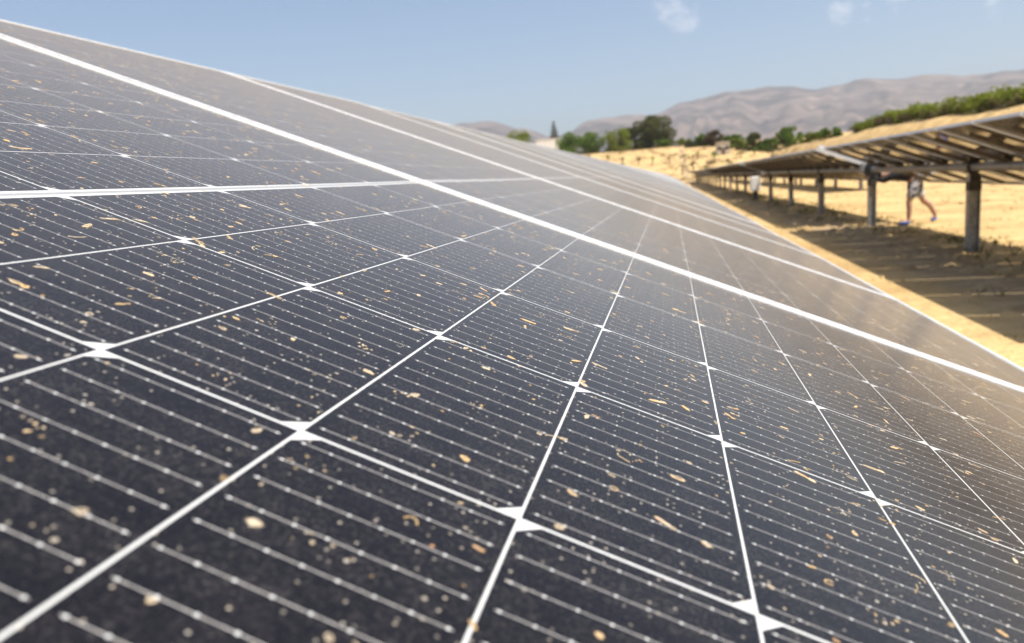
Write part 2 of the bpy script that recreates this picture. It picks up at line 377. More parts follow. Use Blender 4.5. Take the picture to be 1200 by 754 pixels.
def sheet_mesh():
    mb = MB(); x0, x1, y0, y1 = -HL + LIP, HL - LIP, W0 + LIP, W1 - LIP; nx, ny = 24, 8
    for zz, mi in ((0.0, 0), (-0.005, 1)):
        b = len(mb.v)
        for j in range(ny + 1):
            for i in range(nx + 1):
                a, c = i / nx, j / ny
                sag = -0.0016 * 16 * a * (1 - a) * c * (1 - c)
                mb.v.append((x0 + (x1 - x0) * a, y0 + (y1 - y0) * c, zz + sag))
        for j in range(ny):
            for i in range(nx):
                k = b + j * (nx + 1) + i; f = [k, k + 1, k + nx + 2, k + nx + 1]
                mb.f.append(f if mi == 0 else f[::-1]); mb.mi.append(mi)
    return mb.mesh('cell_sheet', [M['cells'], M['back']], smooth=True)
FRAME, SHEET = frame_mesh(), sheet_mesh()
def jbox_mesh():
    mb = MB(); mb.box(-0.055, 0.055, -0.02, 0.02, -0.0215, 0.0)
    return mb.mesh('junction_box', M['black'])
JBOX = jbox_mesh()
def cable_mesh():
    mb = MB()
    pts = [(0.05, 0.2 + 0.7 * i / 12, -0.03 - 0.07 * math.sin(math.pi * i / 12) - 0.01 * math.sin(5 * i)) for i in range(13)]
    mb.tube(pts, 0.006, 6); mb.tube([(-0.05, 0.552, -0.03), (-0.2, 0.7, -0.09), (-0.25, 1.0, -0.06), (-0.2, 1.15, -0.09)], 0.004, 6)
    return mb.mesh('cable', M['black'])
CABLE = cable_mesh()
def far_panel_mesh():                           # one mesh for panels too small in the picture to show parts
    bm = bmesh.new(); bm.from_mesh(FRAME); me = bpy.data.meshes.new('solar_panel')
    bm2 = bmesh.new(); bm2.from_mesh(SHEET)
    for f in bm2.faces: f.material_index += 1
    tmp = bpy.data.meshes.new('tmp'); bm2.to_mesh(tmp); bm.from_mesh(tmp); bm.to_mesh(me); bm.free(); bm2.free(); bpy.data.meshes.remove(tmp)
    for mm in (M['alu'], M['cells'], M['back']): me.materials.append(mm)
    return me
FARP = far_panel_mesh()
def spots_mesh(seed, n, big=1.0):
    r = random.Random(seed); mb = MB()
    cov = []
    def zs(x, y):
        p_, q_ = (x + HL) / (2 * HL), (y - W0) / (W1 - W0)
        return -0.0016 * 16 * p_ * (1 - p_) * q_ * (1 - q_)
    def blob(x, y, a, b_, ang, hgt, c=None):
        k = 12; ph = [r.uniform(0.68, 1.2) for _ in range(k)]
        c = r.choice((0.45, 0.7, 0.85, 1.0, 1.0)) if c is None else c
        ca, sa = math.cos(ang), math.sin(ang)
        zb = zs(x, y) + 0.00006
        def ring(s_, z): return [(x + ca * a * s_ * ph[i] * math.cos(i * 6.2832 / k) - sa * b_ * s_ * ph[i] * math.sin(i * 6.2832 / k),
                                  y + sa * a * s_ * ph[i] * math.cos(i * 6.2832 / k) + ca * b_ * s_ * ph[i] * math.sin(i * 6.2832 / k), z) for i in range(k)]
        v = ring(1.12, zb) + ring(0.80, zb + hgt * 0.8) + ring(0.45, zb + hgt) + [(x, y, zb + hgt * 0.7)]
        f = []
        for q_ in (0, 1): f += [(q_ * k + i, q_ * k + (i + 1) % k, (q_ + 1) * k + (i + 1) % k, (q_ + 1) * k + i) for i in range(k)]
        f += [(2 * k + i, 2 * k + (i + 1) % k, 3 * k) for i in range(k)]
        cov.extend([0.0] * k + [c] * k + [c * r.uniform(0.5, 1.0)] * k + [c * r.uniform(0.3, 1.0)])
        mb.add(v, f)
    for _ in range(n):
        x, y = r.uniform(-1.12, 1.12), r.uniform(0.0, 1.10)
        if noise.noise(Vector((x * 5, y * 5, seed))) < r.uniform(-0.9, 0.3): continue
        t_ = r.random()
        if t_ < 0.56:
            a = 0.0005 + 0.0021 * r.random() ** 2.0; blob(x, y, a * r.uniform(1, 1.7), a * r.uniform(0.8, 1.0), r.gauss(0, 0.9), 0.0003)
        elif t_ < 0.80:
            a = r.uniform(0.0012, 0.0031); ang = r.gauss(0, 0.9); blob(x, y, a * r.uniform(1.2, 2.3), a * r.uniform(0.55, 0.85), ang, 0.0004)
            if r.random() < 0.5: blob(x + a * 2.1 * math.cos(ang), y + a * 2.1 * math.sin(ang), a * 0.9, a * 0.7, ang, 0.0004)
        elif t_ < 0.945:                         # splash of small drops
            for _k in range(r.randint(4, 9)):
                a = r.uniform(0.0003, 0.0009); blob(x + r.gauss(0, 0.005), y + r.gauss(0, 0.0035), a * 1.4, a, r.uniform(0, 3), 0.0002)
        else:                                   # curled thread
            p = Vector((x, y, zs(x, y) + 0.0001)); ang = r.uniform(0, 6.28); pts = []
            curl = r.gauss(0, 0.35)
            for _k in range(9):
                pts.append(p.copy()); p = p + Vector((math.cos(ang), math.sin(ang), 0)) * r.uniform(0.0008, 0.0018); ang += curl + r.gauss(0, 0.25)
            wd = r.uniform(0.00022, 0.00055); vs = []
            for i, q_ in enumerate(pts):
                d = (pts[min(i + 1, 8)] - pts[max(i - 1, 0)]).normalized(); nrm = Vector((-d.y, d.x, 0)) * wd
                vs += [q_ + nrm, q_ - nrm, q_ + Vector((0, 0, 0.0003))]
            cov.extend([0.4, 0.4, 0.9] * 9)
            mb.add(vs, [g for i in range(8) for g in ((3 * i, 3 * i + 2, 3 * i + 5, 3 * i + 3), (3 * i + 2, 3 * i + 1, 3 * i + 4, 3 * i + 5))])
    me = mb.mesh('dirt_spots', M['spot'], smooth=True)
    at_ = me.attributes.new('cover', 'FLOAT', 'POINT'); at_.data.foreach_set('value', cov)
    return me

def panel(loc, label, group, parts=2, spots=None, under=False):
    """parts 0: one mesh; 1: frame and sheet; with dirt and the wiring underneath where the photo shows them"""
    if parts == 0:
        o = link('solar_panel', FARP, None, loc, (0, TILT, 0)); return tag(o, label, 'solar panel', group)
    o = tag(empty('solar_panel', loc, (0, TILT, 0)), label, 'solar panel', group)
    link('frame', FRAME, o); link('cell_sheet', SHEET, o)
    if spots is not None: tag(link('dirt_spots', spots, o), kind='stuff')
    if under:
        for yy in (0.20, 0.552, 0.90): link('junction_box', JBOX, o, (0, yy, -0.0072))
        link('cable', CABLE, o)
    return o
HC = 1.503
spots0 = spots_mesh(3, 3900); spots1 = spots_mesh(11, 2900); spots2 = spots_mesh(19, 2300)
ORD = ['first', 'second', 'third', 'fourth', 'fifth', 'sixth', 'seventh', 'eighth', 'ninth', 'tenth', 'eleventh', 'twelfth', 'thirteenth', 'fourteenth', 'fifteenth', 'sixteenth']
G1 = 'solar panels of the foreground row'
jit = random.Random(5)
for k in range(112):
    y = k * PITCH
    if k == 0: lab = 'dusty black solar panel filling the foreground, nearest of its row, dotted with tan droppings'
    elif k < 8: lab = '%s dusty solar panel of the foreground row, counted from the camera' % ORD[k]
    else: lab = 'pale dusty solar panel far along the foreground row, seen at a grazing angle'
    o = panel((0, y, HC), lab, G1, parts=1 if k < 12 else 0, spots=(spots0, spots1, spots2)[min(k, 2)] if k < 6 else None)
    if k > 0: o.rotation_euler = (R(jit.uniform(-0.12, 0.12)), TILT + R(jit.uniform(-0.12, 0.12)), 0); o.location.z += jit.uniform(-0.002, 0.002)

# the rows on the right: tables of sixteen panels with a gap between tables
PR = 1.168
HR = 1.36
RX, RX2 = 4.75, 9.45
TL = 16 * PR
def rack(x, y0, n, zc, posts, label, group, detail=True):
    """torque tube, posts, bearings and panel rails of one table, one thing"""
    o = tag(empty('tracker_rack', (x, y0, 0)), label, 'mounting rack', group)
    L = n * PR
    zt = zc - 0.115
    mb = MB(); mb.tube([(0, -0.25, zt), (0, L + 0.25, zt)], 0.062, 14); mb.build('torque_tube', M['steel'], o, smooth=True)
    for py in posts:
        p = py - y0
        mb = MB()
        for s_ in (-1, 1): mb.box(s_ * 0.075 - 0.005, s_ * 0.075 + 0.005, p - 0.06, p + 0.06, -0.6, zt - 0.12)   # flanges
        mb.box(-0.0695, 0.0695, p - 0.005, p + 0.005, -0.6, zt - 0.12)                                     # web
        mb.build('post', M['steel'], o)
        mb = MB()
        ring = [(0.084 * math.cos(a), p, zt + 0.084 * math.sin(a)) for a in [i * 2 * math.pi / 20 for i in range(21)]]
        mb.tube(ring, 0.021, 8); mb.box(-0.055, 0.055, p - 0.04, p + 0.04, zt - 0.20, zt - 0.09)
        mb.box(-0.085, 0.085, p - 0.065, p + 0.065, zt - 0.34, zt - 0.205)
        mb.build('bearing', M['steel_dark'], o)
    me = None
    c_, s2 = math.cos(TILT), math.sin(TILT)
    if detail:
        mb = MB(); mb.box(-0.95, 0.95, -0.017, 0.017, -0.085, -0.035); mb.box(-0.95, 0.95, -0.038, -0.0175, -0.039, -0.035); mb.box(-0.95, 0.95, 0.0175, 0.038, -0.039, -0.035)
        me = mb.mesh('panel_rail', M['rail'])
        for i in range(n):
            link('panel_rail', me, o, (0, i * PR + 0.55, zc), (0, TILT, 0))
    return o
GP, GR = 'solar panels of the row on the right', 'galvanised tracker racks of the row on the right'
posts_all = [12.05 + 5.65 * i for i in range(-1, 26)]
# nearest table ends at y 17.35, the others follow after gaps
tables = [(17.35 - 10 * PR, 10)]
y = 18.25
for i in range(6):
    tables.append((y, 16)); y += TL + 0.75
for ti, (y0, n) in enumerate(tables):
    y1 = y0 + n * PR
    ps = [p for p in posts_all if y0 - 0.2 <= p <= y1 + (0.45 if ti == 0 else 0.2)]
    nm = ['nearest table, at the right edge of the photo', 'second table, beyond the first white end rail', 'third table, beyond the white box on its post', 'fourth table', 'fifth table', 'sixth table', 'farthest table'][ti]
    rack(RX, y0, n, HR, ps, 'grey steel posts and tube carrying the ' + nm, GR, detail=ti < 4)
    for k in range(n):
        if ti == 0: lab = '%s solar panel before the first white end rail, seen from below' % ORD[n - 1 - k]
        elif ti == 1: lab = 'solar panel of the table just beyond the first white end rail, seen from below'
        else: lab = 'small solar panel far down the row on the right'
        panel((RX, y0 + 0.015 + k * PR, HR), lab, GP if ti == 0 else GP + (', second table' if ti == 1 else ', far tables'), parts=1 if ti < 2 else 0, under=ti < 2)
y = 38.6
GP2 = 'solar panels of the second row on the right'
for i in range(5):
    rack(RX2, y, 16, HR, [y + 0.4 + 5.65 * j for j in range(4)], 'grey posts and tube of the %s table in the row behind the right row' % ORD[i], 'tracker racks of the second row on the right', detail=False)
    for k in range(16): panel((RX2, y + 0.015 + k * PR, HR), 'small solar panel in the row behind the right row', GP2, parts=0)
    y += TL + 0.45
# racks under the foreground row
for i in range(7):
    rack(0, i * TL - 0.0117, 16, HC, [i * TL + 3.0 + 5.65 * j for j in range(3)], 'grey posts and tube under the %s table of the foreground row' % ORD[i], 'tracker racks under the foreground row', detail=i < 1)

# white end rails across the gaps, the drive and the white box on its post
def end_rail(y, elbow, label):
    o = tag(empty('end_rail', (RX, y, HR), (0, TILT, 0)), label, 'end rail', 'white end rails across the table gaps')
    mb = MB(); mb.box(-1.15, -0.06, -0.04, 0.04, -0.02, 0.085)
    mb.box(-1.152, -0.058, -0.043, -0.0405, 0.01, 0.05)
    mb.build('beam', M['white'], o)
    mb = MB(); mb.box(-0.0595, 0.01, -0.045, 0.045, -0.03, 0.095); mb.build('end_cap', M['steel'] if not elbow else M['white'], o)
    if elbow:
        mb = MB(); mb.tube([(0.0, 0, 0.02), (0.07, 0, -0.02), (0.06, -0.02, -0.2), (-0.02, -0.02, -0.34)], 0.045, 10); mb.build('elbow', M['white'], o, smooth=True)
end_rail(17.98, False, 'long white rail sloping across the first table gap, beside the bent person')
end_rail(37.32, True, 'shorter white rail with an elbow above the white box, farther down the right row')
dr = tag(empty('drive_unit', (RX, 17.72, HR - 0.115)), 'dark drive motor on the tube above the post at the first table gap', 'motor')
mb = MB(); mb.tube([(0, -0.07, 0), (0, 0.07, 0)], 0.17, 18); mb.build('gear_housing', M['black'], dr, smooth=False)
mb = MB(); mb.tube([(-0.19, 0.0, -0.05), (-0.19, 0.0, 0.12)], 0.06, 12); mb.tube([(-0.19, 0, 0.121), (-0.19, 0, 0.15)], 0.04, 12); mb.build('motor', M['steel'], dr, smooth=False)
bx = tag(empty('equipment_box', (4.40, 37.47, 0)), 'white box on a dark foot standing below the elbow of the far white rail', 'box')
mb = MB(); mb.box(-0.24, 0.24, -0.16, 0.16, 0.42, 1.10); me = mb.mesh('cabinet', M['white'])
bm = bmesh.new(); bm.from_mesh(me); bmesh.ops.bevel(bm, geom=bm.edges[:], offset=0.03, segments=3, affect='EDGES'); bm.to_mesh(me); bm.free(); link('cabinet', me, bx)
mb = MB(); mb.tube([(0, 0, -0.2), (0, 0, 0.419)], 0.11, 10); mb.box(-0.2, 0.2, -0.14, 0.14, -0.1, 0.05); mb.build('foot', M['black'], bx)
mb = MB(); mb.box(-0.20, 0.20, -0.168, -0.1605, 0.47, 1.05); mb.build('door', M['alu'], bx)

# ------------------------------------------------------------------ person bending under the row
def skin(name, verts, edges, mat, parent, sub=2, root=0):
    me = bpy.data.meshes.new(name); me.from_pydata([v[0] for v in verts], edges, []); me.materials.append(mat)
    o = link(name, me, parent)
    sm = o.modifiers.new('skin', 'SKIN'); sm.use_smooth_shade = True
    for i, v in enumerate(verts):
        r_ = v[1]; me.skin_vertices[0].data[i].radius = r_ if isinstance(r_, tuple) else (r_, r_)
        me.skin_vertices[0].data[i].use_root = (i == root)
    ss = o.modifiers.new('sub', 'SUBSURF'); ss.levels = sub; ss.render_levels = sub
    dg = bpy.context.evaluated_depsgraph_get(); ev = o.evaluated_get(dg)
    new = bpy.data.meshes.new_from_object(ev); o.modifiers.clear(); o.data = new
    new.polygons.foreach_set('use_smooth', [True] * len(new.polygons))
    return o
M['skin'] = noisy('sun_tanned_skin', (0.36, 0.20, 0.13), (0.42, 0.25, 0.17), 12, 0.55)
M['shirt'] = noisy('black_cotton', (0.010, 0.010, 0.012), (0.02, 0.02, 0.022), 30, 0.9)
M['shorts'] = noisy('grey_checked_cotton', (0.06, 0.065, 0.08), (0.46, 0.45, 0.44), 13, 0.9, lo=0.42, hi=0.55, detail=2)
M['shoe'] = noisy('blue_shoe', (0.03, 0.09, 0.35), (0.06, 0.16, 0.48), 20, 0.6)
M['sole'] = noisy('pale_sole', (0.45, 0.50, 0.58), (0.6, 0.65, 0.7), 20, 0.7)
person = tag(empty('person', (5.64, 17.74, 0)), 'person in a black top, grey patterned shorts and blue shoes bending under the right row', 'person')
def L(x, y, z): return Vector((x, y, z))
hipc = L(0, 0, 0.97); hipL = L(-0.03, -0.09, 0.90); hipR = L(0.02, 0.09, 0.90)
kneeL = L(-0.16, -0.12, 0.49); ankL = L(-0.17, -0.14, 0.085); toeL = L(-0.37, -0.17, 0.035)
kneeR = L(0.19, 0.14, 0.50); ankR = L(0.47, 0.17, 0.13); toeR = L(0.36, 0.15, 0.035)
sp1 = L(-0.15, 0.0, 1.07); chest = L(-0.36, 0.03, 1.12); neck = L(-0.54, 0.05, 1.13); head = L(-0.66, 0.06, 1.10); crown = L(-0.76, 0.06, 1.07)
shL = L(-0.46, -0.15, 1.10); elL = L(-0.66, -0.10, 0.98); haL = L(-0.86, 0.10, 1.08)
shR = L(-0.46, 0.21, 1.10); elR = L(-0.64, 0.26, 0.98); haR = L(-0.84, 0.30, 1.10)
V = [(hipc, (0.15, 0.13)), (sp1, (0.14, 0.12)), (chest, (0.16, 0.12)), (neck, 0.06), (head, (0.085, 0.10)), (crown, (0.075, 0.085)),
     (hipL, 0.09), (kneeL, 0.066), (ankL, 0.044), (toeL, 0.035), (hipR, 0.09), (kneeR, 0.066), (ankR, 0.044), (toeR, 0.035),
     (shL, 0.06), (elL, 0.043), (haL, 0.03), (shR, 0.06), (elR, 0.043), (haR, 0.03),
     ((kneeL + ankL) / 2 + L(0.02, 0, 0.06), 0.066), ((kneeR + ankR) / 2 + L(0.02, 0, 0.06), 0.066)]
Eg = [(0, 1), (1, 2), (2, 3), (3, 4), (4, 5), (0, 6), (6, 7), (7, 20), (20, 8), (8, 9), (0, 10), (10, 11), (11, 21), (21, 12), (12, 13), (2, 14), (14, 15), (15, 16), (2, 17), (17, 18), (18, 19)]
skin('body', V, Eg, M['skin'], person)
skin('shirt', [(hipc + L(-0.015, 0, 0.035), (0.172, 0.155)), (sp1, (0.165, 0.15)), (chest, (0.18, 0.145)), (neck + L(0.06, 0, 0), 0.085), (shL, 0.08), (elL, 0.062), (elL.lerp(haL, 0.75), 0.05), (shR, 0.08), (elR, 0.062), (elR.lerp(haR, 0.75), 0.05)],
     [(0, 1), (1, 2), (2, 3), (2, 4), (4, 5), (5, 6), (2, 7), (7, 8), (8, 9)], M['shirt'], person)
skin('shorts', [(hipc + L(0, 0, -0.05), (0.155, 0.14)), (hipL, 0.112), (hipL.lerp(kneeL, 0.55), 0.105), (kneeL + L(0.02, 0.01, 0.03), 0.10), (hipR, 0.112), (hipR.lerp(kneeR, 0.55), 0.105), (kneeR + L(-0.02, 0, 0.03), 0.10)],
     [(0, 1), (1, 2), (2, 3), (0, 4), (4, 5), (5, 6)], M['shorts'], person)
for a, b_ in ((ankL, toeL), (ankR, toeR)):
    skin('shoe', [(a + L(0.03, 0, -0.035), 0.05), (a.lerp(b_, 0.5) + L(0, 0, -0.015), 0.048), (b_, 0.038)], [(0, 1), (1, 2)], M['shoe'], person)
for h in (haL, haR):
    pts = [(h, 0.036)]; eds = []
    for fi in range(4):
        base = h + L(-0.045, (fi - 1.5) * 0.019, 0.01); ln = (0.05, 0.058, 0.054, 0.042)[fi]
        i0 = len(pts); pts += [(base, 0.011), (base + L(-ln * 0.6, 0, 0.0), 0.0105), (base + L(-ln, 0, -0.028), 0.009)]
        eds += [(0, i0), (i0, i0 + 1), (i0 + 1, i0 + 2)]
    i0 = len(pts); pts += [(h + L(-0.02, 0.04, 0.015), 0.012), (h + L(-0.05, 0.05, 0.025), 0.010)]; eds += [(0, i0), (i0, i0 + 1)]
    skin('glove', pts, eds, M['red'], person, sub=1)
skin('hair', [(head + L(0.02, 0, 0.035), (0.10, 0.108)), (crown + L(-0.01, 0, 0.015), (0.09, 0.098))], [(0, 1)], M['shirt'], person)

# ------------------------------------------------------------------ vegetation
def leaf_mat(name, a, b_, scale=0.8):
    mt, t, bs = newmat(name); q = NT(t); g = q.node('ShaderNodeNewGeometry')
    c = q.mix(q.step(q.noise(g.outputs['Position'], scale, 3), 0.3, 0.7), a, b_)
    t.links.new(c, bs.inputs['Base Color']); bs.inputs['Roughness'].default_value = 0.7; bs.inputs['Specular IOR Level'].default_value = 0.25
    bs.inputs['Transmission Weight'].default_value = 0.0
    tr = q.node('ShaderNodeBsdfTranslucent'); t.links.new(c, tr.inputs['Color'])
    ms = q.node('ShaderNodeMixShader'); ms.inputs[0].default_value = 0.42
    t.links.new(bs.outputs[0], ms.inputs[1]); t.links.new(tr.outputs[0], ms.inputs[2]); t.links.new(ms.outputs[0], t.nodes['Material Output'].inputs['Surface'])
    return mt
M['bark'] = noisy('rough_bark', (0.09, 0.06, 0.04), (0.17, 0.12, 0.08), 6, 0.95)
M['leaf_g'] = leaf_mat('green_leaves', (0.08, 0.14, 0.014), (0.15, 0.22, 0.025))
M['leaf_y'] = leaf_mat('yellow_green_leaves', (0.12, 0.16, 0.014), (0.23, 0.26, 0.03))
M['leaf_d'] = leaf_mat('dark_olive_leaves', (0.06, 0.07, 0.018), (0.12, 0.12, 0.032))
M['leaf_b'] = leaf_mat('brown_leaves', (0.085, 0.065, 0.035), (0.15, 0.11, 0.055))
def leaves(mb, c, rad, n, size, r, flat=1.0):
    for _ in range(n):
        while True:
            d = Vector((r.uniform(-1, 1), r.uniform(-1, 1), r.uniform(-1, 1)))
            if 0.05 < d.length < 1: break
        d = d.normalized() * (d.length ** 0.5)
        p = c + Vector((d.x * rad, d.y * rad, d.z * rad * flat))
        u = Vector((r.gauss(0, 1), r.gauss(0, 1), r.gauss(0, 0.7))).normalized(); v = u.cross(Vector((r.gauss(0, 1), r.gauss(0, 1), r.gauss(0, 1)))).normalized()
        s_ = size * r.uniform(0.6, 1.3)
        mb.add([p - u * s_, p + v * s_ * 0.45, p + u * s_, p - v * s_ * 0.45], [(0, 1, 2, 3)])
def tree(name, px0, px1, ptop, Y, mat, label, seed, pbase=None, dens=1.0, cone=False, group=None):
    a, b_ = at(px0, ptop, Y), at(px1, ptop, Y); cx = (a.x + b_.x) / 2; wd = (b_ - a).length / 2
    z0 = terrain(cx, Y) - 0.1; zt = at((px0 + px1) / 2, ptop, Y).z; h = zt - z0
    r = random.Random(seed); o = tag(empty(name, (cx, Y, z0)), label, 'tree', group)
    mt_ = MB(); tw = max(0.12, h * 0.022)
    if cone:
        mt_.tube([(0, 0, -0.3), (0.05, 0, h * 0.5), (0, 0, h * 0.98)], [tw, tw * 0.6, 0.03], 8)
        cr = MB(); k = 11
        for i in range(k):
            f = i / (k - 1); zc = h * (0.22 + 0.76 * f); rr = wd * (1.02 - 0.93 * f)
            for j in range(7):
                an = j * 0.9 + i * 0.5; tip = Vector((math.cos(an) * rr, math.sin(an) * rr, zc - 0.04 * h * (1 - f)))
                mt_.tube([(0, 0, zc), tip], [0.05, 0.02], 5)
                for s_ in (0.45, 0.75, 1.0): leaves(cr, Vector((tip.x * s_, tip.y * s_, zc + (tip.z - zc) * s_)), rr * 0.24 + 0.3, 26, 0.34, r, 0.7)
        mt_.build('trunk', M['bark'], o); cr.build('crown', mat, o); return o
    mt_.tube([(0, 0, -0.3), (r.uniform(-.2, .2), r.uniform(-.2, .2), h * 0.3), (0, 0, h * 0.62)], [tw * 1.3, tw, tw * 0.5], 9)
    cr = MB(); nb = 34 + int(wd * 3.0)
    for i in range(nb):
        an = r.uniform(0, 6.28); f = r.random() ** 0.6
        zz = r.uniform(0.08, 0.92); lim = math.sqrt(max(0.05, 1 - ((zz - 0.45) / 0.55) ** 2))
        rr = min(wd, h * 0.42) * 0.30 * r.uniform(0.7, 1.3)
        c = Vector((math.cos(an) * wd * 0.92 * f * lim, math.sin(an) * wd * 0.92 * f * lim, h * zz))
        c.z = min(c.z, h - rr * 0.9)
        mt_.tube([(0, 0, h * (0.18 + 0.3 * r.random())), (c.x * 0.5, c.y * 0.5, c.z * 0.6 + h * 0.12), c], [tw * 0.45, tw * 0.28, tw * 0.1], 5)
        leaves(cr, c, rr * 1.35, int(190 * dens), max(0.20, rr * 0.22), r, 0.85)
    mt_.build('trunk', M['bark'], o); cr.build('crown', mat, o)
    return o
YT = 268
tree('bushy_tree', 588, 624, 154, 300, M['leaf_y'], 'low yellow-green tree peeping over the foreground panels left of the white house', 1)
tree('bushy_tree', 649, 686, 156, YT, M['leaf_g'], 'smaller dark green tree directly right of the white house', 2)
tree('bushy_tree', 674, 709, 155, YT + 3, M['leaf_g'], 'rounded green tree between the white house and the pale green tree', 3)
tree('bushy_tree', 705, 744, 151, YT - 4, M['leaf_y'], 'pale green tree touching the left side of the big olive tree', 4)
tree('broad_tree', 729, 790, 137, YT + 6, M['leaf_d'], 'largest tree, broad dark olive crown below the mountain dip', 5, dens=1.7)
tree('bushy_tree', 788, 812, 162, YT, M['leaf_y'], 'low pale shrub-like tree at the right foot of the big olive tree', 6)
tree('bushy_tree', 812, 834, 157, YT - 30, M['leaf_g'], 'green tree left of the reddish-brown one behind the terraces', 7)
tree('bushy_tree', 824, 848, 153, YT - 36, M['leaf_b'], 'reddish-brown dark tree beside the pale hut', 8)
tree('bushy_tree', 843, 872, 158, YT - 32, M['leaf_g'], 'dark green tree just behind the pale hut', 9)
tree('round_tree', 874, 893, 156, YT - 60, M['leaf_d'], 'small dark round tree standing alone right of the pale hut', 10)
tree('bushy_tree', 910, 945, 149, 205, M['leaf_g'], 'green tree at the left end of the hedge bank, largest on the right', 11)
tree('bushy_tree', 938, 968, 155, 195, M['leaf_y'], 'lower green tree between the bank and its bigger green neighbour', 12)
tree('conifer', 640, 657, 143, 330, M['leaf_b'], 'tall narrow brown conifer rising behind the white house', 13, cone=True)
for i, (a_, b_, tp, Y_, mm, lab) in enumerate((
    (764, 786, 164, 262, 'leaf_g', 'small dense bush just in front of the big olive tree'),
    (852, 880, 163, 214, 'leaf_y', 'light green bush between the pale hut and the lone round tree'),
    (890, 914, 163, 205, 'leaf_g', 'dark bush between the lone round tree and the green tree by the bank'),
    (958, 990, 150, 150, 'leaf_g', 'rounded shrub at the near end of the bank, before the hedge starts'),
    (800, 818, 166, 236, 'leaf_d', 'little olive-coloured bush left of the terrace trees'))):
    tree('bush', a_, b_, tp, Y_, M[mm], lab, 90 + i)
G = 'young palms planted in the sandy field'
YP = [(712, 179, 150 + 62), (729, 182, 205), (748, 181, 200), (764, 180, 198), (784, 178, 196), (802, 176, 196), (817, 175, 200), (799, 188, 172), (812, 185, 178), (837, 175, 190), (853, 182, 176), (868, 173, 196), (884, 170, 200), (905, 169, 190), (826, 190, 165)]
for i, (px, ptop, Y) in enumerate(YP):
    p = at(px, ptop, Y); z0 = terrain(p.x, Y); h = min(4.4, max(2.2, (p.z - z0) * 1.15)); r = random.Random(50 + i)
    o = tag(empty('young_palm', (p.x, Y, z0 - 0.05)), '%s small young palm from the left in the terraced sandy field' % ORD[sorted(q[0] for q in YP).index(px)], 'tree', G)
    mb = MB(); mb.tube([(0, 0, -0.2), (0.03, 0, h * 0.55)], [0.16, 0.13], 8); mb.build('trunk', M['bark'], o)
    mb = MB()
    for j in range(22):
        an = r.uniform(0, 6.28); up = r.uniform(0.1, 1.2); ln = h * 0.55 * r.uniform(0.7, 1.1)
        d = Vector((math.cos(an), math.sin(an), 0)); sd = Vector((-d.y, d.x, 0)); prev = None
        for q_ in range(5):
            f = q_ / 4; c = Vector((0.03, 0, h * 0.55)) + d * ln * f * math.cos(up * 0.6) + Vector((0, 0, ln * (up * f * 0.75 - 0.75 * f * f)))
            wv = sd * (0.16 * (1 - f) + 0.03)
            cur = [c + wv, c - wv]
            if prev: mb.add([prev[0], prev[1], cur[1], cur[0]], [(0, 1, 2, 3)])
            prev = cur
    mb.build('crown', M['leaf_d'] if i % 3 else M['leaf_g'], o)
# hedge on top of the bank
r = random.Random(77); mb = MB()
yy = 58.0
while yy < 128:
    x = 29.3 + r.gauss(0, 0.35); zt = terrain(29.3, yy); f = 1 - 0.35 * S((yy - 105) / 25)
    lift = 0.55 * noise.noise(Vector((yy * 0.5, 0.0, 2.0)))
    leaves(mb, Vector((x, yy, zt + 0.45 + (r.uniform(-0.2, 0.75) + lift) * f)), r.uniform(0.4, 0.9) * f, 44, 0.17, r, 0.9)
    yy += 0.16 if noise.noise(Vector((yy * 0.35, 3, 1))) < 0.25 else 0.3
mb2 = MB(); yy = 58.0
while yy < 128:
    if noise.noise(Vector((yy * 0.22, 7.7, 1))) > -0.05: leaves(mb2, Vector((28.9 + r.gauss(0, 0.3), yy, terrain(28.9, yy) + 0.35 + r.uniform(-0.1, 0.45))), r.uniform(0.35, 0.7), 40, 0.15, r, 0.8)
    yy += 0.34
hd = tag(empty('hedge', (29.3, 90, 0)), 'long green hedge running along the top of the sandy bank', 'hedge')
o = mb.build('foliage', M['leaf_y'], hd); o.matrix_parent_inverse = Matrix.Translation((-29.3, -90, 0))
o = tag(mb2.build('dry_foliage', M['leaf_b'], hd), 'dry brown growth at the foot of the hedge'); o.matrix_parent_inverse = Matrix.Translation((-29.3, -90, 0))
mb = MB()
for i in range(46):
    yb = 58.5 + i * 1.52; zt = terrain(29.3, yb); mb.tube([(29.3, yb, zt - 0.2), (29.3 + r.uniform(-.15, .15), yb, zt + 0.9)], [0.05, 0.03], 5)
o = mb.build('stems', M['bark'], hd); o.matrix_parent_inverse = Matrix.Translation((-29.3, -90, 0))

# weeds and clods lying on the soil
def tufts(name, pts, mat, hgt, r, nb=14):
    mb = MB()
    for (x, y, s_) in pts:
        for _ in range(nb):
            an = r.uniform(0, 6.28); b0 = Vector((x + r.gauss(0, 0.09 * s_), y + r.gauss(0, 0.09 * s_), 0)); b0.z = terrain(b0.x, b0.y) - 0.01
            d = Vector((math.cos(an), math.sin(an), 0)) * r.uniform(0.03, 0.14) * s_; hh = hgt * s_ * r.uniform(0.5, 1.2)
            sd = Vector((-d.y, d.x, 0)).normalized() * 0.007 * s_
            mb.add([b0 - sd, b0 + sd, b0 + d * 0.5 + sd * .8 + Vector((0, 0, hh * .7)), b0 + d + Vector((0, 0, hh))], [(0, 1, 2, 3)])
    return tag(mb.build(name, mat), kind='stuff')
r = random.Random(31)
pts = [(r.gauss(4.9, 0.5), r.uniform(6, 60), r.uniform(0.5, 1.2)) for _ in range(230)] + [(r.uniform(2.6, 20), r.uniform(5, 60), r.uniform(0.3, 0.8)) for _ in range(160)]
tufts('weeds', pts, M['leaf_d'], 0.12, r, 10)
pts = [(r.uniform(-45, 45), r.uniform(135, 262), r.uniform(3.0, 8.0)) for _ in range(420)]
